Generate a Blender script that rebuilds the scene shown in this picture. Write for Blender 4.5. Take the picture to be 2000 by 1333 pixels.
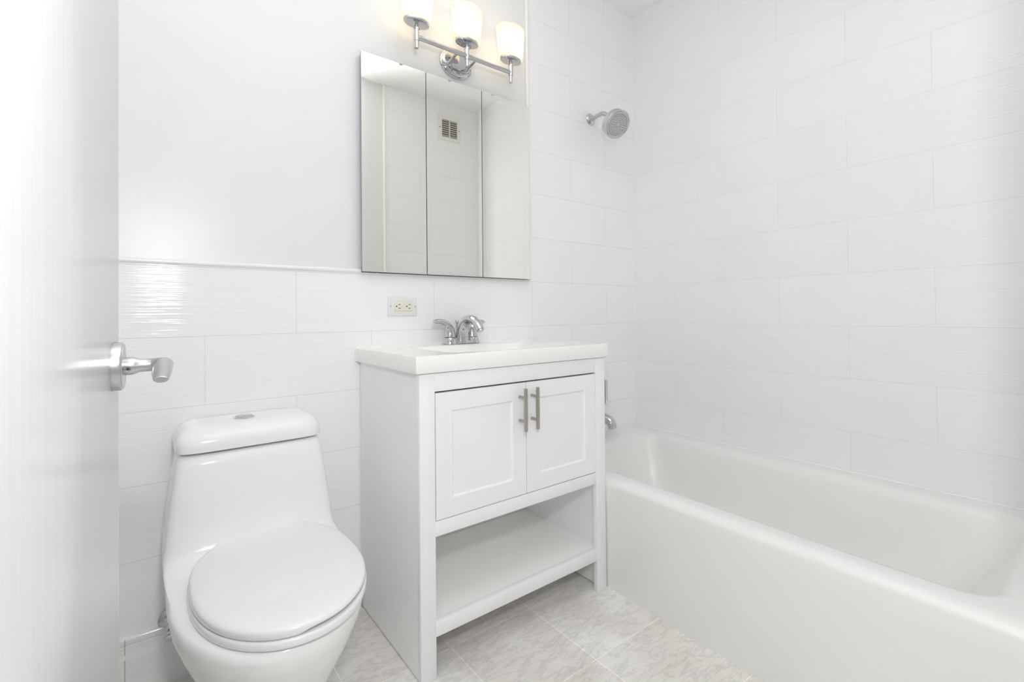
import bpy, bmesh, math, random
from mathutils import Vector, Matrix

for o in list(bpy.data.objects):
    bpy.data.objects.remove(o, do_unlink=True)
SC = bpy.context.scene
COL = SC.collection
random.seed(4)

# ------------------------------------------------------------------ camera
cam_d = bpy.data.cameras.new('camera')
cam_d.sensor_fit = 'HORIZONTAL'
cam_d.sensor_width = 36.0
cam_d.lens = 926.0 / 2000 * 36.0
cam_d.shift_y = -62.5 / 2000
cam_d.clip_start = 0.01
cam = bpy.data.objects.new('camera', cam_d)
COL.objects.link(cam)
YAW, PITCH, ROLL = 0.65623, 0.00878, -0.00851
fw = Vector((math.sin(YAW) * math.cos(PITCH), math.cos(YAW) * math.cos(PITCH), math.sin(PITCH)))
rt = Vector((math.cos(YAW), -math.sin(YAW), 0))
up = rt.cross(fw)
r2 = rt * math.cos(ROLL) + up * math.sin(ROLL)
u2 = -rt * math.sin(ROLL) + up * math.cos(ROLL)
m = Matrix((r2, u2, -fw)).transposed().to_4x4()
m.translation = Vector((-2.1515, -1.6714, 1.0315))
cam.matrix_world = m
SC.camera = cam

# ------------------------------------------------------------------ world (bright hallway daylight that comes in by the doorway)
w = bpy.data.worlds.new('world')
SC.world = w
w.use_nodes = True
w.node_tree.nodes['Background'].inputs[0].default_value = (0.94, 0.975, 1.0, 1)
w.node_tree.nodes['Background'].inputs[1].default_value = 0.45

# flash of the photographer, in the doorway above the camera
fl_d = bpy.data.lights.new('flash', 'POINT')
fl_d.energy = 30
fl_d.color = (0.98, 0.985, 1.0)
fl_d.shadow_soft_size = 0.06
fl = bpy.data.objects.new('flash', fl_d)
fl.location = (-2.09, -1.79, 1.43)
COL.objects.link(fl)

# added fill spot, aimed at the ceiling to flatten the room's light
sp_d = bpy.data.lights.new('bounce_fill', 'SPOT')
sp_d.energy = 140
sp_d.color = (0.98, 0.985, 1.0)
sp_d.spot_size = math.radians(78)
sp_d.spot_blend = 0.8
sp_d.shadow_soft_size = 0.08
spo = bpy.data.objects.new('bounce_fill', sp_d)
spo.location = (-1.72, -1.60, 1.35)
spo.rotation_euler = (Vector((-1.68, -1.10, 2.674)) - Vector(spo.location)).to_track_quat('-Z', 'Y').to_euler()
COL.objects.link(spo)

SC.view_settings.view_transform = 'Standard'
SC.view_settings.look = 'None'
SC.view_settings.gamma = 1.0
SC.view_settings.exposure = 0.125
SC.view_settings.use_curve_mapping = False
SC.cycles.use_denoising = True
SC.cycles.max_bounces = 14
SC.cycles.diffuse_bounces = 10
SC.cycles.glossy_bounces = 6
SC.cycles.transmission_bounces = 6
SC.cycles.sample_clamp_indirect = 6.0
SC.cycles.caustics_reflective = False
SC.cycles.caustics_refractive = False

# ------------------------------------------------------------------ materials
def mat(name, col, rough=0.4, metal=0.0, coat=0.0, spec=0.5, noise=None, bump=None):
    """noise=(scale, amount) mottles the colour, bump=(scale vector, strength, distance) adds fine relief."""
    mt = bpy.data.materials.new(name)
    mt.use_nodes = True
    nt = mt.node_tree
    b = nt.nodes['Principled BSDF']
    b.inputs['Base Color'].default_value = (*col, 1)
    b.inputs['Roughness'].default_value = rough
    b.inputs['Metallic'].default_value = metal
    b.inputs['Coat Weight'].default_value = coat
    b.inputs['Coat Roughness'].default_value = 0.04
    b.inputs['Specular IOR Level'].default_value = spec
    tc = nt.nodes.new('ShaderNodeTexCoord')
    n = nt.nodes.new('ShaderNodeTexNoise')
    n.inputs['Scale'].default_value = (noise or (6, 0))[0]
    n.inputs['Detail'].default_value = 4
    nt.links.new(tc.outputs['Object'], n.inputs['Vector'])
    amt = (noise or (6, 0.012))[1]
    mx = nt.nodes.new('ShaderNodeMix')
    mx.data_type = 'RGBA'
    mx.inputs['A'].default_value = (*[min(1, c * (1 + amt)) for c in col], 1)
    mx.inputs['B'].default_value = (*[c * (1 - amt) for c in col], 1)
    nt.links.new(n.outputs['Fac'], mx.inputs['Factor'])
    nt.links.new(mx.outputs['Result'], b.inputs['Base Color'])
    if bump:
        mp = nt.nodes.new('ShaderNodeMapping')
        mp.inputs['Scale'].default_value = bump[0]
        n2 = nt.nodes.new('ShaderNodeTexNoise')
        n2.inputs['Scale'].default_value = 1
        n2.inputs['Detail'].default_value = 3
        bp = nt.nodes.new('ShaderNodeBump')
        bp.inputs['Strength'].default_value = bump[1]
        bp.inputs['Distance'].default_value = bump[2]
        nt.links.new(tc.outputs['Object'], mp.inputs['Vector'])
        nt.links.new(mp.outputs['Vector'], n2.inputs['Vector'])
        nt.links.new(n2.outputs['Fac'], bp.inputs['Height'])
        nt.links.new(bp.outputs['Normal'], b.inputs['Normal'])
    return mt


def tile_mat(name, axis, x0, z0, bw=0.508, rh=0.2045, tint=(0.885, 0.89, 0.895)):
    """white ceramic wall tile, half-bond, fine wavy horizontal ridges; axis 'X' or '-Y' runs along the wall"""
    mt = bpy.data.materials.new(name)
    mt.use_nodes = True
    nt = mt.node_tree
    L = nt.links.new
    b = nt.nodes['Principled BSDF']
    tc = nt.nodes.new('ShaderNodeTexCoord')
    sp = nt.nodes.new('ShaderNodeSeparateXYZ')
    L(tc.outputs['Object'], sp.inputs[0])
    def mth(op, a, v):
        q = nt.nodes.new('ShaderNodeMath')
        q.operation = op
        L(a, q.inputs[0])
        q.inputs[1].default_value = v
        return q.outputs[0]
    u = sp.outputs[0] if axis == 'X' else mth('MULTIPLY', sp.outputs[1], -1)
    u = mth('ADD', u, -x0 + 20 * bw)
    v = mth('ADD', sp.outputs[2], -z0 + 20 * rh)
    cb = nt.nodes.new('ShaderNodeCombineXYZ')
    L(u, cb.inputs[0])
    L(v, cb.inputs[1])
    br = nt.nodes.new('ShaderNodeTexBrick')
    br.offset = 0.5
    br.offset_frequency = 2
    br.squash = 1
    br.inputs['Scale'].default_value = 1
    br.inputs['Mortar Size'].default_value = 0.0010
    br.inputs['Mortar Smooth'].default_value = 0.25
    br.inputs['Brick Width'].default_value = bw
    br.inputs['Row Height'].default_value = rh
    br.inputs['Color1'].default_value = (*tint, 1)
    br.inputs['Color2'].default_value = (*[c * 0.985 for c in tint], 1)
    br.inputs['Mortar'].default_value = (0.76, 0.745, 0.71, 1)
    L(cb.outputs[0], br.inputs['Vector'])
    L(br.outputs['Color'], b.inputs['Base Color'])
    # ridges: noise stretched along the wall
    mp = nt.nodes.new('ShaderNodeMapping')
    mp.inputs['Scale'].default_value = (2.2, 230, 1)
    L(cb.outputs[0], mp.inputs['Vector'])
    n = nt.nodes.new('ShaderNodeTexNoise')
    n.inputs['Scale'].default_value = 1
    n.inputs['Detail'].default_value = 2
    L(mp.outputs['Vector'], n.inputs['Vector'])
    inv = mth('MULTIPLY', br.outputs['Fac'], -1.2)
    ad = nt.nodes.new('ShaderNodeMath')
    ad.operation = 'ADD'
    L(n.outputs['Fac'], ad.inputs[0])
    L(inv, ad.inputs[1])
    bp = nt.nodes.new('ShaderNodeBump')
    bp.inputs['Strength'].default_value = 0.45
    bp.inputs['Distance'].default_value = 0.0016
    L(ad.outputs[0], bp.inputs['Height'])
    L(bp.outputs['Normal'], b.inputs['Normal'])
    b.inputs['Roughness'].default_value = 0.09
    b.inputs['Specular IOR Level'].default_value = 0.5
    return mt


def floor_mat():
    mt = bpy.data.materials.new('marble_floor')
    mt.use_nodes = True
    nt = mt.node_tree
    L = nt.links.new
    b = nt.nodes['Principled BSDF']
    tc = nt.nodes.new('ShaderNodeTexCoord')
    mp = nt.nodes.new('ShaderNodeMapping')
    T = 0.312
    mp.inputs['Location'].default_value = (1.096 + 20 * T, 0.384 + 20 * T, 0)
    L(tc.outputs['Object'], mp.inputs['Vector'])
    br = nt.nodes.new('ShaderNodeTexBrick')
    br.offset = 0
    br.inputs['Scale'].default_value = 1
    br.inputs['Mortar Size'].default_value = 0.0016
    br.inputs['Mortar Smooth'].default_value = 0.1
    br.inputs['Brick Width'].default_value = T
    br.inputs['Row Height'].default_value = T
    br.inputs['Color1'].default_value = (0.74, 0.72, 0.695, 1)
    br.inputs['Color2'].default_value = (0.81, 0.80, 0.785, 1)
    br.inputs['Mortar'].default_value = (0.95, 0.92, 0.86, 1)
    L(mp.outputs['Vector'], br.inputs['Vector'])
    # cloudy tone
    n1 = nt.nodes.new('ShaderNodeTexNoise')
    n1.inputs['Scale'].default_value = 5
    n1.inputs['Detail'].default_value = 6
    n1.inputs['Roughness'].default_value = 0.62
    L(tc.outputs['Object'], n1.inputs['Vector'])
    r1 = nt.nodes.new('ShaderNodeValToRGB')
    r1.color_ramp.elements[0].position = 0.3
    r1.color_ramp.elements[0].color = (0.90, 0.87, 0.84, 1)
    r1.color_ramp.elements[1].position = 0.66
    r1.color_ramp.elements[1].color = (1.10, 1.10, 1.09, 1)
    L(n1.outputs['Fac'], r1.inputs[0])
    mu = nt.nodes.new('ShaderNodeMix')
    mu.data_type = 'RGBA'
    mu.blend_type = 'MULTIPLY'
    mu.inputs['Factor'].default_value = 1
    L(br.outputs['Color'], mu.inputs['A'])
    L(r1.outputs[0], mu.inputs['B'])
    # grey veins running across the tiles
    mv = nt.nodes.new('ShaderNodeMapping')
    mv.inputs['Rotation'].default_value = (0, 0, 0.7)
    mv.inputs['Scale'].default_value = (5, 17, 1)
    L(tc.outputs['Object'], mv.inputs['Vector'])
    n2 = nt.nodes.new('ShaderNodeTexNoise')
    n2.inputs['Scale'].default_value = 1.6
    n2.inputs['Detail'].default_value = 9
    n2.inputs['Roughness'].default_value = 0.66
    n2.inputs['Distortion'].default_value = 0.35
    L(mv.outputs['Vector'], n2.inputs['Vector'])
    r2_ = nt.nodes.new('ShaderNodeValToRGB')
    e = r2_.color_ramp.elements
    e[0].position = 0.46
    e[0].color = (1, 1, 1, 1)
    e[1].position = 0.54
    e[1].color = (1, 1, 1, 1)
    x = e.new(0.50)
    x.color = (0.80, 0.80, 0.80, 1)
    L(n2.outputs['Fac'], r2_.inputs[0])
    m2 = nt.nodes.new('ShaderNodeMix')
    m2.data_type = 'RGBA'
    m2.blend_type = 'MULTIPLY'
    m2.inputs['Factor'].default_value = 0.8
    L(mu.outputs['Result'], m2.inputs['A'])
    L(r2_.outputs[0], m2.inputs['B'])
    L(m2.outputs['Result'], b.inputs['Base Color'])
    b.inputs['Roughness'].default_value = 0.38
    bp = nt.nodes.new('ShaderNodeBump')
    bp.inputs['Strength'].default_value = 0.5
    bp.inputs['Distance'].default_value = 0.001
    inv = nt.nodes.new('ShaderNodeMath')
    inv.operation = 'MULTIPLY'
    inv.inputs[1].default_value = -1
    L(br.outputs['Fac'], inv.inputs[0])
    L(inv.outputs[0], bp.inputs['Height'])
    L(bp.outputs['Normal'], b.inputs['Normal'])
    return mt


M = {}
M['paint'] = mat('wall_paint', (0.785, 0.785, 0.785), 0.32, bump=((55, 55, 55), 0.25, 0.0012))
M['ceiling'] = mat('ceiling_paint', (0.88, 0.88, 0.875), 0.6)
M['trim'] = mat('trim_ceramic', (0.86, 0.85, 0.83), 0.2)
M['door'] = mat('door_gloss_paint', (0.80, 0.80, 0.795), 0.22, noise=(3, 0.02), bump=((60, 60, 2.0), 0.25, 0.0012))
M['tile_back'] = tile_mat('wall_tile_back', 'X', -0.2376 - 0.254, 0.971)
M['tile_right'] = tile_mat('wall_tile_right', '-Y', 0.2518 - 0.254, 0.971, tint=(0.84, 0.842, 0.845))  # same tile as the back wall, tinted darker to offset the strong flash here
M['tile_front'] = tile_mat('wall_tile_front', 'X', -0.270 - 0.254, 0.971 - 0.10)
M['floor'] = floor_mat()
M['basetile'] = mat('base_tile', (0.80, 0.80, 0.80), 0.1)
M['grout'] = mat('stained_grout', (0.50, 0.42, 0.28), 0.8)
M['ceramic'] = mat('toilet_ceramic', (0.855, 0.85, 0.835), 0.14, coat=0.0)
M['seatplastic'] = mat('seat_plastic', (0.80, 0.80, 0.79), 0.12, coat=0.3)
M['vanity'] = mat('vanity_lacquer', (0.865, 0.865, 0.87), 0.33)
M['vanity_in'] = mat('vanity_melamine', (0.93, 0.93, 0.915), 0.5)
M['counter'] = mat('cultured_marble', (0.89, 0.875, 0.845), 0.16, coat=0.0)
M['enamel'] = mat('tub_enamel', (0.80, 0.80, 0.78), 0.26, coat=0.0, noise=(5, 0.012))
M['chrome'] = mat('chrome', (0.62, 0.62, 0.64), 0.05, metal=1)
M['chrome2'] = mat('satin_chrome', (0.60, 0.60, 0.61), 0.30, metal=1, noise=(25, 0.08))
M['nickel'] = mat('brushed_nickel', (0.50, 0.455, 0.39), 0.32, metal=1, bump=((900, 900, 40), 0.15, 0.0004))
M['nozzle'] = mat('nozzle_rubber', (0.23, 0.23, 0.235), 0.6)
M['face'] = mat('shower_face', (0.55, 0.55, 0.55), 0.35, metal=0.5)
M['mirror'] = mat('mirror_silver', (0.965, 0.97, 0.915), 0.012, metal=1, noise=(4, 0.004))
M['mirror_edge'] = mat('mirror_edge_glass', (0.12, 0.17, 0.15), 0.15)
M['plate'] = mat('outlet_plate', (0.80, 0.785, 0.755), 0.35)
M['almond'] = mat('almond_plastic', (0.80, 0.77, 0.65), 0.35)
M['dark'] = mat('dark_slot', (0.02, 0.018, 0.015), 0.8)
M['red'] = mat('red_dot', (0.55, 0.01, 0.01), 0.3)
M['blue'] = mat('blue_dot', (0.01, 0.03, 0.10), 0.3)
M['vent'] = mat('vent_enamel', (0.80, 0.79, 0.75), 0.4)
M['vent_dirty'] = mat('vent_dusty', (0.50, 0.47, 0.41), 0.7)
M['caulk'] = mat('caulk', (0.86, 0.855, 0.83), 0.5)
M['braid'] = mat('steel_braid', (0.5, 0.5, 0.5), 0.35, metal=0.9, bump=((700, 700, 700), 0.6, 0.001))

# frosted glass of the lamp shades: lets the bulb's light through
sh = bpy.data.materials.new('frosted_glass')
sh.use_nodes = True
nt = sh.node_tree
for nd in list(nt.nodes):
    if nd.type != 'OUTPUT_MATERIAL':
        nt.nodes.remove(nd)
out = [n for n in nt.nodes if n.type == 'OUTPUT_MATERIAL'][0]
trl = nt.nodes.new('ShaderNodeBsdfTranslucent')
trl.inputs[0].default_value = (0.95, 0.925, 0.86, 1)
dif = nt.nodes.new('ShaderNodeBsdfDiffuse')
dif.inputs[0].default_value = (0.9, 0.88, 0.82, 1)
gl = nt.nodes.new('ShaderNodeBsdfGlossy')
gl.inputs[1].default_value = 0.25
mx1 = nt.nodes.new('ShaderNodeMixShader')
mx1.inputs[0].default_value = 0.45
mx2 = nt.nodes.new('ShaderNodeMixShader')
mx2.inputs[0].default_value = 0.06
nt.links.new(trl.outputs[0], mx1.inputs[1])
nt.links.new(dif.outputs[0], mx1.inputs[2])
nt.links.new(mx1.outputs[0], mx2.inputs[1])
nt.links.new(gl.outputs[0], mx2.inputs[2])
nt.links.new(mx2.outputs[0], out.inputs[0])
M['shade'] = sh
bu = bpy.data.materials.new('bulb_glow')
bu.use_nodes = True
bb = bu.node_tree.nodes['Principled BSDF']
bb.inputs['Base Color'].default_value = (1, 0.95, 0.85, 1)
bb.inputs['Emission Color'].default_value = (1.0, 0.86, 0.66, 1)
bb.inputs['Emission Strength'].default_value = 8
M['bulb'] = bu

# ------------------------------------------------------------------ mesh helpers
def nb():
    return bmesh.new()


def box(bm, a, b, bevel=0.0, seg=2, mi=0):
    x0, y0, z0 = a
    x1, y1, z1 = b
    vs = [bm.verts.new(c) for c in ((x0, y0, z0), (x1, y0, z0), (x1, y1, z0), (x0, y1, z0),
                                    (x0, y0, z1), (x1, y0, z1), (x1, y1, z1), (x0, y1, z1))]
    fs = [bm.faces.new([vs[i] for i in q]) for q in
          ((3, 2, 1, 0), (4, 5, 6, 7), (0, 1, 5, 4), (1, 2, 6, 5), (2, 3, 7, 6), (3, 0, 4, 7))]
    for f in fs:
        f.material_index = mi
    if bevel:
        es = list({e for f in fs for e in f.edges})
        r = bmesh.ops.bevel(bm, geom=es, offset=bevel, segments=seg, profile=0.5, affect='EDGES')
        for f in r['faces']:
            f.material_index = mi
    return fs


def loft(bm, rings, cap0=True, cap1=True, closed=True, mi=0):
    R = [[bm.verts.new(p) for p in r] for r in rings]
    n = len(R[0])
    for a, b in zip(R[:-1], R[1:]):
        for i in range(n if closed else n - 1):
            j = (i + 1) % n
            f = bm.faces.new((a[i], a[j], b[j], b[i]))
            f.material_index = mi
    if cap0:
        bm.faces.new(list(reversed(R[0]))).material_index = mi
    if cap1:
        bm.faces.new(R[-1]).material_index = mi
    return R


def frame_of(d):
    d = d.normalized()
    h = Vector((0, 0, 1)) if abs(d.z) < 0.9 else Vector((1, 0, 0))
    a = d.cross(h).normalized()
    return a, d.cross(a).normalized()


def tube(bm, pts, rad, n=16, sx=1.0, sy=1.0, smooth=0, mi=0, caps=True):
    """sweep an ellipse along points; smooth>0 resamples with a spline; rad a number or list"""
    P = [Vector(p) for p in pts]
    R = list(rad) if isinstance(rad, (list, tuple)) else [rad] * len(P)
    Y = list(sy) if isinstance(sy, (list, tuple)) else [sy] * len(P)
    if smooth:
        Q, S, V = [], [], []
        for i in range(len(P) - 1):
            p0, p1, p2, p3 = P[max(i - 1, 0)], P[i], P[i + 1], P[min(i + 2, len(P) - 1)]
            for k in range(smooth):
                t = k / smooth
                Q.append(0.5 * ((2 * p1) + (p2 - p0) * t + (2 * p0 - 5 * p1 + 4 * p2 - p3) * t * t +
                                (-p0 + 3 * p1 - 3 * p2 + p3) * t ** 3))
                S.append(R[i] * (1 - t) + R[i + 1] * t)
                V.append(Y[i] * (1 - t) + Y[i + 1] * t)
        Q.append(P[-1])
        S.append(R[-1])
        V.append(Y[-1])
        P, R, Y = Q, S, V
    rings = []
    a = None
    for i, p in enumerate(P):
        d = (P[min(i + 1, len(P) - 1)] - P[max(i - 1, 0)]).normalized()
        if a is None:
            a, b = frame_of(d)
        else:
            a = (a - d * a.dot(d)).normalized()
            b = d.cross(a).normalized()
        rings.append([p + a * (math.cos(t) * R[i] * sx) + b * (math.sin(t) * R[i] * Y[i])
                      for t in [2 * math.pi * k / n for k in range(n)]])
    return loft(bm, rings, caps, caps, True, mi)


def lathe(bm, prof, o, axis, n=32, caps=(True, True), sx=1.0, sy=1.0, mi=0):
    """revolve (radius, height) pairs around axis from o"""
    o = Vector(o)
    ax = Vector(axis).normalized()
    a, b = frame_of(ax)
    rings = [[o + ax * h + a * (math.cos(t) * r * sx) + b * (math.sin(t) * r * sy)
              for t in [2 * math.pi * k / n for k in range(n)]] for r, h in prof]
    return loft(bm, rings, caps[0], caps[1], True, mi)


def obj(name, bm, m_, parent=None, smooth=True, angle=35):
    bmesh.ops.recalc_face_normals(bm, faces=bm.faces)
    me = bpy.data.meshes.new(name)
    if parent is not None:
        # children carry world-space shapes: bring them into the frame of the thing
        off = Vector((0, 0, 0))
        q = parent
        while q is not None:
            off += q.location
            q = q.parent
        bmesh.ops.translate(bm, verts=bm.verts, vec=-off)
    bm.to_mesh(me)
    bm.free()
    for k in (m_ if isinstance(m_, (list, tuple)) else [m_]):
        me.materials.append(k)
    if smooth:
        me.shade_smooth()
        me.set_sharp_from_angle(angle=math.radians(angle))
    o = bpy.data.objects.new(name, me)
    COL.objects.link(o)
    if parent is not None:
        o.parent = parent
    return o


def thing(name, label, cat, loc, group=None):
    o = bpy.data.objects.new(name, None)
    o.empty_display_size = 0.05
    COL.objects.link(o)
    o.location = loc
    o['label'] = label
    o['category'] = cat
    if group:
        o['group'] = group
    return o


def struct(name, bm, m_, label=None, cat=None, parent=None, smooth=False):
    o = obj(name, bm, m_, parent, smooth)
    if parent is None:
        o['kind'] = 'structure'
        if label:
            o['label'] = label
            o['category'] = cat
    return o

# ------------------------------------------------------------------ room shell
XL, YF, ZC = -2.42, -1.60, 2.674
XT = -0.757                       # where the full-height shower tile begins
b = nb()
box(b, (XL - .1, 0.000, 0), (XT, .12, 1.183), mi=1)          # tiled wainscot
box(b, (XT, 0.000, 0), (.12, .12, ZC), mi=1)                 # shower tile
box(b, (XL - .1, 0.007, 1.183), (XT, .12, ZC), mi=0)         # painted wall above
struct('wall_back', b, [M['paint'], M['tile_back']], 'white back wall with tile wainscot, paint above and tiled shower end', 'wall')
b = nb()
box(b, (0, YF - .12, 0), (.12, 0, ZC))
struct('wall_right', b, M['tile_right'], 'long white tiled wall along the bathtub', 'wall')
DX0, DX1, DH = -2.30, -1.05, 2.06  # unseen doorway, widened to keep its jamb's shadow off the right wall
b = nb()
box(b, (-.80, YF - .12, 0), (0, YF, ZC), mi=1)
box(b, (DX1, YF - .12, 0), (-.80, YF - .006, ZC))
box(b, (XL - .1, YF - .12, 0), (DX0, YF - .006, ZC))
box(b, (DX0, YF - .12, DH), (DX1, YF - .006, ZC))
struct('wall_front', b, [M['paint'], M['tile_front']], 'painted and tiled wall opposite the mirror, seen in it', 'wall')
b = nb()
box(b, (XL - .1, YF - .12, 0), (XL, 0.007, ZC))
struct('wall_left', b, M['paint'], 'white painted side wall hidden behind the open door', 'wall')
b = nb()
box(b, (XL - .1, YF - .9, -.08), (.12, .12, 0))
struct('floor', b, M['floor'], 'grey beige marble tile floor with pale grout', 'floor')
b = nb()
box(b, (XL - .1, YF - .12, ZC), (.12, .12, ZC + .08))
struct('ceiling', b, M['ceiling'], 'plain white ceiling over the shower corner', 'ceiling')

# pencil trim on the wainscot and the vertical trim beside the shower tile
def pencil(name, p0, p1, r, label):
    b = nb()
    tube(b, [p0, p1], r, n=20)
    o = obj(name, b, M['trim'])
    o['kind'] = 'structure'
    o['label'] = label
    o['category'] = 'trim'
pencil('trim_1', (XL, 0.000, 1.187), (-1.546, 0.000, 1.187), .0075, 'white pencil trim capping the tile wainscot')
pencil('trim_2', (-.765, 0.000, 1.183), (-.765, 0.000, ZC), .008, 'white vertical trim between painted wall and shower tile')
pencil('trim_3', (-.805, YF, 0.0), (-.805, YF, ZC), .010, 'vertical trim on the opposite wall reflected in the mirror')
# corner caulk, ceiling line of the shower
b = nb()
tube(b, [(-.001, -.001, .41), (-.001, -.001, ZC)], .0025, n=8)
o = obj('trim_4', b, M['caulk'])
o['kind'] = 'structure'

# tile baseboard: cove profile with a bead, swept along the wall
b = nb()
prof = [(0, 0), (-.016, 0), (-.016, .100), (-.0152, .106), (-.0125, .112), (-.0110, .118), (-.0108, .137), (-.0095, .1385), (-.0108, .1405),
        (-.0108, .152), (-.0095, .157), (-.006, .1595), (0, .160)]
loft(b, [[(x, y, z) for y, z in prof] for x in (XL, -1.556)], True, True, True)
box(b, (-2.2008, -.0163, .0), (-2.1988, -.001, .105), mi=1)
box(b, (-2.2008, -.0113, .1), (-2.1988, -.001, .157), mi=1)
o = obj('baseboard_back', b, [M['basetile'], M['grout']], None, True, 40)
o['kind'] = 'structure'
o['label'] = 'glossy white tile baseboard beside the toilet'
o['category'] = 'baseboard'

# ------------------------------------------------------------------ door with its lever
dE = Vector((-2.182, -.827, 0))
dd = math.radians(3.3)
dv = Vector((-math.sin(dd), -math.cos(dd), 0))      # from latch edge to hinge
dn = Vector((math.cos(dd), -math.sin(dd), 0))       # out of the visible face
LEN = .765
b = nb()
c0, c1 = dE, dE + dv * LEN
ring = lambda z: [c0 + Vector((0, 0, z)), c0 - dn * .035 + Vector((0, 0, z)), c1 - dn * .035 + Vector((0, 0, z)), c1 + Vector((0, 0, z))]
loft(b, [ring(.012), ring(2.04)])
es = list(b.edges)
bmesh.ops.bevel(b, geom=es, offset=.002, segments=2, profile=.5, affect='EDGES')
door = struct('door_1', b, M['door'], 'open white flat door with satin chrome lever', 'door', smooth=True)
hc = dE + dv * .062 + Vector((0, 0, .968))          # lever axis on the face
b = nb()
lathe(b, [(.0305, -.001), (.0305, .0085), (.0296, .0100), (.0285, .0102), (.028, .0112), (.013, .0116)], hc, dn, 48)
box(b, tuple(hc + dn * .002 + Vector((-.001, -.001, .0300))), tuple(hc + dn * .004 + Vector((.001, .001, .0308))), mi=1)
rose = obj('rosette', b, [M['chrome2'], M['dark']], door)
b = nb()
lathe(b, [(.0112, .0105), (.0115, .0120), (.0115, .0190), (.0106, .0225), (.0088, .0262), (.0082, .034)], hc, dn, 32)
el = hc + dn * .052
drop = Vector((0, 0, -1))
pts = [hc + dn * .026, hc + dn * .041, el + dv * .007, el + dv * .028 + drop * .002, el + dv * .060 + drop * .006, el + dv * .083 + drop * .010, el + dv * .088 + drop * .0108]
tube(b, pts, [.0082, .0084, .0102, .0106, .0100, .0080, .0066], n=24, sx=1.0, sy=[1, 1, .95, .85, .72, .58, .5], smooth=7)
lev = obj('lever', b, M['chrome2'], door)
b = nb()
sc = hc + dn * .0155 + dv * .0115 + drop * .003
lathe(b, [(.0036, -.001), (.0036, .0006), (.0028, .0010), (.0022, .0004)], sc, dv, 18)
lathe(b, [(.0016, .0003), (.0016, .0008)], sc, dv, 12, mi=1)
obj('set_screw', b, [M['chrome'], M['dark']], lev)

# ------------------------------------------------------------------ bathtub
b = nb()
XA, TY, TZ = -.787, -1.597, .408


def rrect(x0, x1, y0, y1, r, z, n=10):
    pts = []
    for cx, cy, a0 in ((x1 - r, y1 - r, 0), (x0 + r, y1 - r, 90), (x0 + r, y0 + r, 180), (x1 - r, y0 + r, 270)):
        for k in range(n + 1):
            t = math.radians(a0 + 90 * k / n)
            pts.append((cx + r * math.cos(t), cy + r * math.sin(t), z))
    return pts


rings = []
rim = .026                                       # rolled front rim
def tubring(front, others, r, z):
    return rrect(XA + front, -.002 - others, TY + others, -.002 - others, max(r, .001), z)
rings.append(tubring(.004, 0, .002, 0.0))
rings.append(tubring(.003, 0, .002, .30))
rings.append(tubring(.0005, 0, .002, .350))
for k in range(7):
    t = math.radians(90 * k / 6)
    rings.append(tubring(rim * 1.3 * (1 - math.cos(t)), 0, .004, TZ - rim + rim * math.sin(t)))
# inner edge, rolled over into the basin
def basin(ix0, ix1, iy0, iy1, r, z):
    return rrect(ix0, ix1, iy0, iy1, r, z)
rings.append(basin(-.720, -.065, TY + .075, -.085, .10, TZ + .0005))
rings.append(basin(-.703, -.078, TY + .090, -.098, .10, TZ - .004))
rings.append(basin(-.690, -.090, TY + .103, -.108, .10, TZ - .016))
rings.append(basin(-.680, -.100, TY + .118, -.120, .11, TZ - .04))
rings.append(basin(-.655, -.122, TY + .20, -.155, .15, TZ - .18))
rings.append(basin(-.630, -.145, TY + .29, -.195, .17, TZ - .29))
rings.append(basin(-.600, -.175, TY + .33, -.235, .17, TZ - .325))
rings.append(basin(-.50, -.28, TY + .45, -.30, .10, TZ - .335))
rings = [[(x + ((y + .47) * .016 if x < -.5 else 0), y, z) for x, y, z in r] for r in rings]
loft(b, rings)
tubo = thing('bathtub', 'long white enamel alcove bathtub beside the vanity', 'bathtub', (-.40, -.80, 0))
obj('tub_shell', b, M['enamel'], tubo, True, 50)
b = nb()
lathe(b, [(.035, 0), (.035, .002), (.030, .004), (.0, .004)][:3], (-.39, -.30, TZ - .3345), (0, 0, 1), 28)
obj('drain', b, M['chrome'], tubo)
b = nb()
lathe(b, [(.036, 0), (.036, .004), (.030, .009), (.012, .010)], (-.415, -.122, .305), (0, -1, .18), 32)
obj('overflow_plate', b, M['chrome'], tubo)
# caulk bead along walls
b = nb()
tube(b, [(-.005, TY + .01, TZ + .001), (-.005, -.005, TZ + .001)], .003, n=8)
tube(b, [(-.005, -.005, TZ + .001), (-.765, -.005, TZ + .001)], .003, n=8)
obj('caulk_bead', b, M['caulk'], tubo)

# ------------------------------------------------------------------ toilet
XCT = -1.918


def dring(wd, yb, yf, yc, z, nf=2.0, nbk=5.0, n=72, dz=None, xc=XCT):
    pts = []
    for k in range(n):
        t = 2 * math.pi * k / n
        c, s = math.cos(t), math.sin(t)
        e = nbk if s > 0 else nf
        x = wd * math.copysign(abs(c) ** (2 / e), c)
        y = yc + (yb - yc) * abs(s) ** (2 / e) if s > 0 else yc - (yc - yf) * abs(s) ** (2 / e)
        zz = z + (dz(x, y) if dz else 0)
        pts.append((xc + x, y, zz))
    return pts


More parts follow.
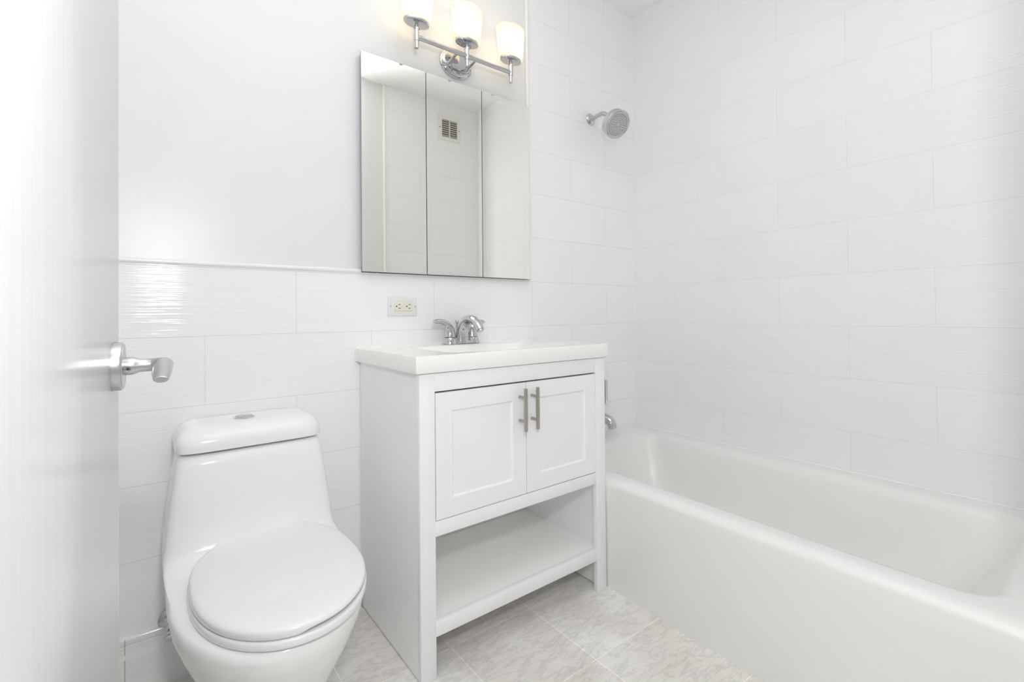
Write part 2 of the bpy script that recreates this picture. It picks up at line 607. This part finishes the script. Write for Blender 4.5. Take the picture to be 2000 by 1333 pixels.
toi = thing('toilet', 'white one-piece toilet with closed lid left of the vanity', 'toilet', (XCT, -.4, 0))
b = nb()
rg = [
    # w, yb, yf, yc, z, nf, nb
    (.128, -.04, -.560, -.34, .000, 2.3, 6), (.124, -.04, -.552, -.34, .020, 2.3, 6), (.118, -.035, -.545, -.34, .09, 2.3, 6),
    (.128, -.03, -.572, -.35, .165, 2.2, 6), (.152, -.025, -.622, -.37, .235, 2.15, 6), (.178, -.022, -.668, -.38, .300, 2.1, 6),
    (.195, -.020, -.696, -.39, .352, 2.1, 6), (.2010, -.020, -.706, -.39, .385, 2.1, 6), (.1995, -.020, -.704, -.39, .400, 2.1, 6),
    (.195, -.020, -.694, -.385, .4060, 2.1, 6), (.2025, -.020, -.45, -.30, .408, 2.3, 6), (.2045, -.020, -.335, -.25, .414, 2.8, 6),
    (.2045, -.020, -.270, -.20, .424, 3.6, 6), (.203, -.020, -.248, -.19, .445, 4.2, 6), (.197, -.020, -.240, -.18, .510, 4.6, 6),
    (.188, -.020, -.232, -.17, .580, 4.8, 6), (.178, -.020, -.224, -.16, .645, 5.0, 6), (.173, -.020, -.218, -.15, .669, 5.0, 6),
    (.164, -.022, -.208, -.15, .672, 5.0, 6)]
loft(b, [dring(*r) for r in rg])
obj('body', b, M['ceramic'], toi, True, 60)
# tank lid
b = nb()
lg = [(.170, -.016, -.216, -.13, .6785, 6, 7), (.1775, -.012, -.2235, -.13, .6800, 6, 7), (.1785, -.012, -.2245, -.13, .690, 6, 7), (.178, -.012, -.224, -.13, .702, 6, 7),
      (.1745, -.013, -.219, -.13, .716, 5.5, 6.5), (.166, -.018, -.208, -.125, .728, 5, 6), (.152, -.026, -.193, -.12, .7355, 5, 6),
      (.130, -.038, -.174, -.115, .7395, 5, 6), (.08, -.07, -.145, -.11, .741, 5, 6)]
loft(b, [dring(*r) for r in lg])
tl = obj('tank_lid', b, M['ceramic'], toi, True, 60)
b = nb()
lathe(b, [(.0265, -.002), (.0265, .0015), (.024, .0032)], (-1.932, -.125, .741), (0, 0, 1), 40)
fb = obj('flush_button', b, M['chrome'], tl)
b = nb()
for s in (-1, 1):
    ringp = []
    for zz, rr in ((.7435, .0225), (.7458, .0222), (.7464, .0208)):
        pts = [( -1.932 + s * .0009, -.125 - math.sqrt(rr * rr - .0009 ** 2), zz)]
        for k in range(1, 16):
            a = -math.pi / 2 + math.pi * k / 16
            pts.append((-1.932 + s * max(.0009, rr * math.cos(a)), -.125 + rr * math.sin(a), zz))
        pts.append((-1.932 + s * .0009, -.125 + math.sqrt(rr * rr - .0009 ** 2), zz))
        ringp.append(pts)
    loft(b, ringp)
obj('button_halves', b, M['chrome'], fb)
# seat ring
b = nb()
SX_ = -1.905
so = lambda g, z: dring(.1785 - g, -.235 + g, -.7155 + g, -.46, z, 2.05, 3.0, 72, None, SX_)
si = lambda z, g=0: dring(.115 - g, -.30, -.64 + g, -.46, z, 2.0, 2.4, 72, None, SX_)
loft(b, [si(.4095), so(.004, .4085), so(.0005, .4105), so(0, .414), so(0, .4215), so(.002, .4245), so(.006, .4252), si(.4252), si(.4095)], False, False)
obj('seat', b, M['seatplastic'], toi, True, 50)
# lid, with the shallow finger notch in its front lower edge
def notch(x, y):
    t = max(0, 1 - abs((x - .062) / .078) ** 6)
    return .0062 * t if y < -.56 else 0
b = nb()
lo = lambda g, z, dz=None: dring(.1765 - g, -.243 + g, -.7125 + g, -.46, z, 2.05, 3.0, 120, dz, SX_)
loft(b, [lo(.012, .4280, notch), lo(.0012, .4280, notch), lo(0, .4295, notch), lo(0, .4385), lo(.0012, .4420), lo(.0045, .4448), lo(.010, .4465),
         lo(.03, .4480), lo(.07, .4493), lo(.12, .4500)])
obj('lid', b, M['seatplastic'], toi, True, 50)
b = nb()
box(b, (XCT - .09, -.262, .409), (XCT + .09, -.228, .4265), .006, 3)
obj('hinge', b, M['seatplastic'], toi)

# ------------------------------------------------------------------ stop valve behind the toilet
vx, vz = -2.098, .172
val = thing('shutoff_valve', 'small chrome water valve low on the wall behind the toilet', 'valve', (vx, -.03, vz - .04))
b = nb()
lathe(b, [(.031, .0), (.031, .002), (.026, .007), (.012, .010)], (vx, -.0005, vz), (0, -1, 0), 36)
obj('escutcheon', b, M['chrome'], val)
b = nb()
tube(b, [(vx, -.008, vz), (vx, -.050, vz)], .0075, n=16)
lathe(b, [(.011, 0), (.0125, .004), (.0125, .026), (.010, .030)], (vx, -.036, vz), (0, -1, 0), 20)
tube(b, [(vx, -.050, vz), (vx, -.050, vz + .03)], .0075, n=14)
obj('valve_body', b, M['chrome'], val)
b = nb()
lathe(b, [(.006, 0), (.006, .014)], (vx, -.064, vz), (0, -1, 0), 14)
lathe(b, [(.010, .012), (.0195, .014), (.021, .018), (.0195, .023), (.012, .026)], (vx, -.064, vz), (0, -1, -.25), 32, sx=1.0, sy=.62)
obj('oval_handle', b, M['chrome'], val)
b = nb()
tube(b, [(vx, -.050, vz + .03), (vx + .002, -.052, vz + .05), (vx + .012, -.05, vz + .08), (vx + .026, -.047, vz + .10)], .006, n=12, smooth=6)
obj('supply_hose', b, M['braid'], val)

# ------------------------------------------------------------------ vanity cabinet
VL, VR, VF, VT = -1.552, -.7885, -.468, .862
van = thing('bathroom_vanity', 'white two-door vanity cabinet with open bottom shelf', 'vanity', ((VL + VR) / 2, -.23, 0))
BV = .0012
for x0, x1 in ((VL + .0015, VL + .0185), (VR - .0185, VR - .001)):
    b = nb()
    box(b, (x0, -.452, .004), (x1, -.004, VT), .0008, 1)
    obj('side_panel', b, M['vanity'], van)
for x0, x1 in ((VL, -1.504), (-.8385, VR)):
    b = nb()
    box(b, (x0, VF, 0.001), (x1, -.449, VT), BV, 2)
    obj('stile', b, M['vanity'], van)
for z0, z1 in ((.8095, VT), (.3985, .4405), (.1155, .1585)):
    b = nb()
    box(b, (-1.504, VF + .0003, z0), (-.8385, -.449, z1), BV, 2)
    obj('rail', b, M['vanity'], van)
b = nb()
box(b, (VL + .0185, -.449, .134), (VR - .0185, -.018, .1535), .0008, 1)
obj('shelf', b, M['vanity_in'], van)
b = nb()
box(b, (VL + .0185, -.449, .418), (VR - .0185, -.018, .434))
obj('cabinet_bottom', b, M['vanity_in'], van)
b = nb()
box(b, (VL + .0185, -.012, .134), (VR - .0185, -.005, VT - .02))
obj('back_panel', b, M['vanity_in'], van)


def bar_handle(x, par):
    b = nb()
    yb = VF - .033
    lathe(b, [(.0052, 0), (.006, .0008), (.006, .1352), (.0052, .136)], (x, yb, .655), (0, 0, 1), 24)
    for z in (.685, .761):
        lathe(b, [(.0048, 0), (.0048, .033)], (x + .0005, VF + .0005, z), (0, -1, 0), 16)
    obj('bar_handle', b, M['nickel'], par)


def cab_door(x0, x1, hx):
    z0, z1 = .4435, .8045
    b = nb()
    fs = box(b, (x0, VF - .0005, z0), (x1, -.450, z1))
    front = min(fs, key=lambda f: f.calc_center_median().y)
    b.normal_update()
    r = bmesh.ops.inset_individual(b, faces=[front], use_even_offset=True, thickness=.054, depth=0)
    b.normal_update()
    r = bmesh.ops.inset_individual(b, faces=[front], use_even_offset=True, thickness=.0042, depth=-.0062)
    d = obj('door', b, M['vanity'], van, False)
    d.modifiers.new('bevel', 'BEVEL').width = .0010
    d.modifiers['bevel'].segments = 2
    d.modifiers['bevel'].limit_method = 'ANGLE'
    bar_handle(hx, d)
cab_door(-1.5015, -1.1715, -1.1975)
cab_door(-1.1690, -.8405, -1.1475)

# ------------------------------------------------------------------ vanity top with its basin
top = thing('countertop', 'cream white countertop with integral basin on the vanity', 'countertop', (-1.17, -.24, .8635))
b = nb()
CX0, CX1, CY0, CY1, CZ0, CZ1 = -1.5665, -.7785, -.4785, -.0015, .8640, .9140
rr = lambda g, r, z: rrect(CX0 + g, CX1 - g, CY0 + g, CY1, r, z, 8)
rings = [rr(.004, .003, CZ0), rr(.001, .003, CZ0 + .0015), rr(0, .003, CZ0 + .004), rr(0, .003, CZ1 - .005), rr(.0015, .003, CZ1 - .0015), rr(.005, .003, CZ1), rr(.010, .003, CZ1)]
bs = lambda g, r, z: rrect(-1.425 + g, -.925 - g, -.436 + g * .8, -.128 - g * .8, r, z, 8)
rings += [bs(-.008, .035, CZ1), bs(-.003, .035, CZ1), bs(0, .035, CZ1 - .0003), bs(.004, .035, CZ1 - .0015), bs(.008, .035, CZ1 - .006), bs(.02, .04, CZ1 - .040), bs(.045, .05, CZ1 - .090), bs(.09, .04, CZ1 - .108), bs(.16, .01, CZ1 - .112)]
loft(b, rings)
obj('counter_basin', b, M['counter'], top, True, 40)
b = nb()
lathe(b, [(.022, 0), (.022, .002), (.018, .004), (.010, .005)], (-1.172, -.28, CZ1 - .1122), (0, 0, 1), 28)
obj('drain_stopper', b, M['chrome'], top)
b = nb()
tube(b, [(CX0 + .001, -.0035, CZ1 + .0005), (CX1 - .002, -.0035, CZ1 + .0005)], .0035, n=8)
tube(b, [(CX0 + .0005, -.0035, CZ0 + .002), (CX0 + .0005, -.0035, CZ1)], .003, n=8)
obj('caulk_bead', b, M['caulk'], top)

# ------------------------------------------------------------------ faucet
FX, FY, FZ = -1.170, -.068, CZ1 + .0002
fau = thing('sink_faucet', 'chrome two-lever faucet on the vanity top', 'faucet', (FX, FY, FZ))
b = nb()
er = lambda g, z: dring(.082 - g, FY + .028 - g * .5, FY - .028 + g * .5, FY, z, 2.6, 2.6, 56, None, FX)
loft(b, [er(.002, FZ), er(0, FZ + .002), er(.001, FZ + .006), er(.006, FZ + .0105), er(.014, FZ + .012)])
obj('base_plate', b, M['chrome'], fau)
for s in (-1, 1):
    hx = FX + s * .051
    b = nb()
    lathe(b, [(.0275, .001), (.0262, .010), (.0232, .022), (.0215, .0245)], (hx, FY, FZ), (0, 0, 1), 32)
    lathe(b, [(.0195, .024), (.0195, .0275)], (hx, FY, FZ), (0, 0, 1), 32, mi=1)
    obj('handle_collar', b, [M['chrome'], M['dark']], fau)
    b = nb()
    if s < 0:
        pts = [(hx, FY, FZ + .0265), (hx, FY, FZ + .046), (hx - .004, FY - .002, FZ + .062), (hx - .018, FY - .006, FZ + .078), (hx - .042, FY - .012, FZ + .087), (hx - .066, FY - .018, FZ + .089), (hx - .080, FY - .022, FZ + .087)]
        rd = [.0225, .0195, .0170, .0125, .0095, .0088, .0070]
    else:
        pts = [(hx, FY, FZ + .0265), (hx, FY, FZ + .046), (hx + .003, FY - .0, FZ + .062), (hx + .014, FY + .004, FZ + .075), (hx + .034, FY + .009, FZ + .082), (hx + .054, FY + .014, FZ + .083), (hx + .066, FY + .017, FZ + .082)]
        rd = [.0225, .0195, .0170, .0125, .0095, .0088, .0070]
    tube(b, pts, rd, n=24, smooth=5)
    lv = obj('lever_handle', b, M['chrome'], fau, True, 60)
    if s < 0:
        b = nb()
        lathe(b, [(.0032, -.002), (.0032, .0008), (.0022, .0014)], (hx - .0165, FY - .0135, FZ + .064), (-.75, -.66, .1), 16)
        o = obj('hot_mark', b, M['red'], lv)
        o['label'] = 'small red dot'
b = nb()
pts = [(FX, FY - .004, FZ + .004), (FX, FY - .006, FZ + .035), (FX, FY - .018, FZ + .068), (FX, FY - .046, FZ + .092), (FX, FY - .084, FZ + .094), (FX, FY - .116, FZ + .078), (FX, FY - .136, FZ + .056)]
tube(b, pts, [.0265, .0235, .0200, .0172, .0155, .0145, .0135], n=28, sy=[1.15, 1.15, 1.15, 1.15, 1.2, 1.2, 1.15], smooth=6)
spt = obj('spout', b, M['chrome'], fau, True, 60)
b = nb()
lathe(b, [(.0105, 0), (.0112, .002), (.0112, .012), (.0095, .0135)], (FX, FY - .1325, FZ + .061), (0, -.45, -.9), 24)
obj('aerator', b, M['chrome'], spt)
b = nb()
lathe(b, [(.0034, -.002), (.0034, .0006)], (FX - .0105, FY - .0335, FZ + .056), (-.45, -.88, .15), 16)
o = obj('blue_mark', b, M['blue'], spt)  # dark blue dot on the spout's left flank
o['label'] = 'small dark blue dot'
b = nb()
lathe(b, [(.0026, 0), (.0026, .068), (.0058, .073), (.0072, .083), (.0060, .087)], (FX - .004, FY + .034 - .008, FZ + .006), (0, .0, 1), 18)
obj('lift_rod', b, M['chrome'], fau)

# ------------------------------------------------------------------ mirrored medicine cabinet
MX = (-1.5480, -1.2930, -1.0330, -.7770)
MZ0, MZ1 = 1.1845, 1.9700
med = thing('medicine_cabinet', 'three-door mirrored medicine cabinet above the sink', 'cabinet', ((MX[0] + MX[3]) / 2, 0, MZ0))
b = nb()
box(b, (MX[0] + .004, -.014, MZ0 + .003), (MX[3] - .006, .0065, MZ1 - .004), .0008, 1)
obj('cabinet_frame', b, M['chrome2'], med)
for i in range(3):
    x0, x1 = MX[i] + (.0016 if i else 0), MX[i + 1] - (.0016 if i < 2 else 0)
    b = nb()
    y1, y0 = -.0155, -.0215
    g = .0155
    vs = lambda x, y, z: b.verts.new((x, y, z))
    ring_b = [vs(x0, y1, MZ0), vs(x1, y1, MZ0), vs(x1, y1, MZ1), vs(x0, y1, MZ1)]
    e = .0003
    ring_m = [vs(x0, y0 + e, MZ0), vs(x1, y0 + e, MZ0), vs(x1, y0 + e, MZ1), vs(x0, y0 + e, MZ1)]
    ring_f = [vs(x0 + g, y0, MZ0 + g), vs(x1 - g, y0, MZ0 + g), vs(x1 - g, y0, MZ1 - g), vs(x0 + g, y0, MZ1 - g)]
    b.faces.new(ring_b).material_index = 1
    b.faces.new(ring_f).material_index = 0
    for k in range(4):
        j = (k + 1) % 4
        b.faces.new((ring_b[k], ring_b[j], ring_m[j], ring_m[k])).material_index = 1
        b.faces.new((ring_m[k], ring_m[j], ring_f[j], ring_f[k])).material_index = 0
    obj('mirror_door', b, [M['mirror'], M['mirror_edge']], med, False)

# ------------------------------------------------------------------ vanity light
LX, LY, LZ = -1.146, -.088, 2.051
lig = thing('vanity_light', 'chrome three-light vanity fixture with frosted glass shades', 'wall light', (LX, 0, LZ))
b = nb()
lathe(b, [(.060, 0), (.060, .006), (.056, .0075), (.056, .014), (.052, .0175), (.047, .019)], (LX + .004, .0066, 2.058), (0, -1, 0), 56, sx=1.24, sy=1.0)
obj('back_plate', b, M['chrome'], lig)
for s in (-1, 1):
    b = nb()
    tube(b, [(LX + s * .044, -.010, LZ - .012), (LX + s * .044, LY, LZ)], .0058, n=14)
    lathe(b, [(.0076, 0), (.0076, .016)], (LX + s * .044, -.011, LZ - .012), (0, -1, .15), 14)
    obj('arm', b, M['chrome'], lig)
b = nb()
tube(b, [(LX - .218, LY, LZ), (LX + .218, LY, LZ)], .0088, n=18)
obj('crossbar', b, M['chrome'], lig)
for k in (-1, 0, 1):
    x = LX + k * .218
    b = nb()
    lathe(b, [(.0068, -.042), (.0076, -.041), (.0076, -.015), (.0098, -.014), (.0098, .026), (.0112, .027), (.0112, .032), (.0076, .033), (.0076, .050)], (x, LY, LZ), (0, 0, 1), 24)
    lathe(b, [(.046, .048), (.049, .0485), (.050, .050), (.050, .058), (.048, .059)], (x, LY, LZ), (0, 0, 1), 48, sx=.62, sy=1.0)
    st = obj('lamp_stem', b, M['chrome'], lig)
    b = nb()
    Z = LZ + .0575
    pr_o = [(.046, 0), (.053, .001), (.0575, .006), (.0610, .045), (.0655, .09), (.0700, .128)]
    pr_i = [(.0670, .128), (.0625, .09), (.0580, .045), (.0545, .008), (.045, .004)]
    lathe(b, pr_o + pr_i, (x, LY, Z), (0, 0, 1), 64, caps=(True, True), sx=.66, sy=1.0)
    obj('lamp_shade', b, M['shade'], st, True, 60)
    b = nb()
    lathe(b, [(.012, .004), (.012, .022), (.020, .040), (.027, .058), (.029, .070), (.027, .083), (.020, .094), (.010, .099)], (x, LY, Z), (0, 0, 1), 28)
    obj('bulb', b, M['bulb'], st, True, 60)

# ------------------------------------------------------------------ outlet
OX0, OX1, OZ0, OZ1 = -1.446, -1.3295, 1.0245, 1.0970
outl = thing('electrical_outlet', 'almond outlet with cream wall plate below the mirror', 'outlet', ((OX0 + OX1) / 2, 0, (OZ0 + OZ1) / 2))
b = nb()
box(b, (OX0, -.0058, OZ0), (OX1, .0005, OZ1), .0026, 3)
pl = obj('wall_plate', b, M['plate'], outl)
b = nb()
cz = (OZ0 + OZ1) / 2
rx0, rx1 = -1.4195, -1.3505
box(b, (rx0, -.0078, cz - .0172), (rx1, -.001, cz + .0172), .0016, 2)
box(b, (rx0 - .0007, -.0060, cz - .0179), (rx1 + .0007, -.002, cz + .0179), mi=1)
rec = obj('receptacle', b, [M['almond'], M['vent_dirty']], outl)
for xo in (0, .041):
    b = nb()
    lathe(b, [(.0027, 0), (.0027, .0004)], (rx0 + .0060 + xo, -.0077, cz), (0, -1, 0), 16)
    obj('ground_hole', b, M['dark'], rec, False)
    for dz in (-.0068, .0068):
        b = nb()
        box(b, (rx0 + .0135 + xo, -.0081, cz + dz - .0012), (rx0 + .0215 + xo, -.0072, cz + dz + .0012))
        obj('slot', b, M['dark'], rec, False)
for x0 in (.0262, .0352):
    b = nb()
    box(b, (rx0 + x0, -.0090, cz - .0070), (rx0 + x0 + .0055, -.0070, cz + .0070), .0005, 1)
    obj('push_button', b, M['plate'], rec)
for x in (OX0 + .0105, OX1 - .0085):
    b = nb()
    lathe(b, [(.0032, 0), (.0032, .0006), (.0022, .0013)], (x, -.0057, cz), (0, -1, 0), 18)
    obj('screw', b, M['chrome2'], pl)

# ------------------------------------------------------------------ shower head
SX, SZ = -.345, 2.022
shw = thing('shower_head', 'chrome shower head on a bent arm above the tub', 'shower head', (SX, 0, SZ))
b = nb()
lathe(b, [(.030, -.0005), (.030, .002), (.025, .007), (.014, .012), (.011, .0125)], (SX, 0, SZ), (0, -1, 0), 36)
obj('flange', b, M['chrome'], shw)
b = nb()
tube(b, [(SX, -.005, SZ), (SX, -.055, SZ + .006), (SX, -.085, SZ + .004), (SX, -.110, SZ - .014), (SX, -.130, SZ - .040), (SX, -.142, SZ - .056)], .0108, n=20, smooth=7)
obj('arm', b, M['chrome2'], shw)
hd = Vector((-.10, -.80, -.60)).normalized()
hcn = Vector((SX + .0, -.140, SZ - .054))
b = nb()
lathe(b, [(.012, -.012), (.0160, -.006), (.0160, .006), (.022, .011), (.052, .014), (.064, .017), (.0675, .021), (.0690, .050), (.0675, .0535), (.0640, .0545), (.0600, .0515)], hcn, hd, 56, caps=(True, True))
hb = obj('head', b, M['chrome'], shw)
b = nb()
lathe(b, [(.0590, .045), (.0590, .0505), (.0570, .0520), (.020, .0527)], hcn, hd, 56)
fp = obj('face_plate', b, M['face'], hb)
a_, b_ = frame_of(hd)
b = nb()
for rr_, cnt in ((.0500, 32), (.0405, 24), (.0310, 18), (.0215, 12), (.0130, 8)):
    for k in range(cnt):
        t = 2 * math.pi * k / cnt + rr_ * 60
        c = hcn + hd * .0518 + a_ * rr_ * math.cos(t) + b_ * rr_ * math.sin(t)
        lathe(b, [(.0024, 0), (.0020, .0024)], c, hd, 8)
nz = obj('nozzles', b, M['nozzle'], fp)
nz['kind'] = 'stuff'
b = nb()
lathe(b, [(.0072, .0), (.0072, .0022), (.005, .0032)], hcn + hd * .0522, hd, 24)
obj('center_cap', b, M['chrome2'], fp)

# ------------------------------------------------------------------ tub spout and valve lever, half hidden by the vanity
TX = -.352
ts = thing('tub_spout', 'chrome tub spout over the bathtub end', 'tub spout', (TX, 0, .49))
b = nb()
tube(b, [(TX, .0, .508), (TX, -.060, .508), (TX, -.095, .504), (TX, -.116, .496), (TX, -.127, .480), (TX, -.130, .464)], [.026, .026, .0255, .0245, .0225, .0215], n=24, sx=1.0, sy=.95, smooth=5)
obj('spout_body', b, M['chrome'], ts, True, 50)
b = nb()
lathe(b, [(.033, 0), (.033, .004), (.027, .009)], (TX, -.0002, .508), (0, -1, 0), 30)
obj('flange', b, M['chrome'], ts)
tv = thing('tub_valve', 'chrome bath mixer lever just past the vanity edge', 'valve', (TX - .01, 0, .69))
b = nb()
lathe(b, [(.080, 0), (.080, .003), (.072, .009), (.030, .013)], (TX - .03, -.0002, .70), (0, -1, 0), 44)
obj('escutcheon', b, M['chrome'], tv)
b = nb()
lathe(b, [(.024, .010), (.022, .060), (.019, .066)], (TX - .03, 0, .70), (0, -1, 0), 28)
obj('hub', b, M['chrome'], tv)
b = nb()
tube(b, [(TX + .014, -.075, .692), (TX + .011, -.080, .654), (TX + .003, -.088, .594), (TX - .001, -.092, .579)], [.012, .0105, .0075, .006], n=16, sx=1.0, sy=.7, smooth=4)
tube(b, [(TX - .03, -.066, .70), (TX + .004, -.075, .698)], .011, n=16)
obj('lever', b, M['chrome2'], tv)

# ------------------------------------------------------------------ air vent on the opposite wall, seen in the mirror
vt = thing('air_vent', 'white louvered wall vent reflected in the middle mirror', 'vent', (-.272, YF, 2.48))
b = nb()
vx0, vx1, vz0, vz1 = -.372, -.172, 2.383, 2.583
hx0, hx1, hz0, hz1 = -.340, -.204, 2.410, 2.544
for a, c in (((vx0, vz0), (vx1, hz0)), ((vx0, hz1), (vx1, vz1)), ((vx0, hz0), (hx0, hz1)), ((hx1, hz0), (vx1, hz1)), ((-.2755, hz0), (-.2685, hz1))):
    box(b, (a[0], YF - .001, a[1]), (c[0], YF + .008, c[1]))
obj('vent_frame', b, M['vent'], vt, False)
b = nb()
box(b, (hx0, YF - .002, hz0), (hx1, YF + .0008, hz1))
obj('duct_opening', b, M['dark'], vt, False)
b = nb()
ns = 8
for k in range(ns):
    z = hz0 + (k + .5) * (hz1 - hz0) / ns
    loft(b, [[(x, YF + .0012, z + .009), (x, YF + .0024, z + .009), (x, YF + .0072, z - .004), (x, YF + .0060, z - .004)] for x in (hx0, hx1)])
obj('louver', b, M['vent_dirty'], vt, False)
for x in (vx0 + .014, vx1 - .014):
    b = nb()
    lathe(b, [(.004, 0), (.004, .001), (.0025, .002)], (x, YF + .008, 2.477), (0, 1, 0), 14)
    obj('screw', b, M['dark'], vt)
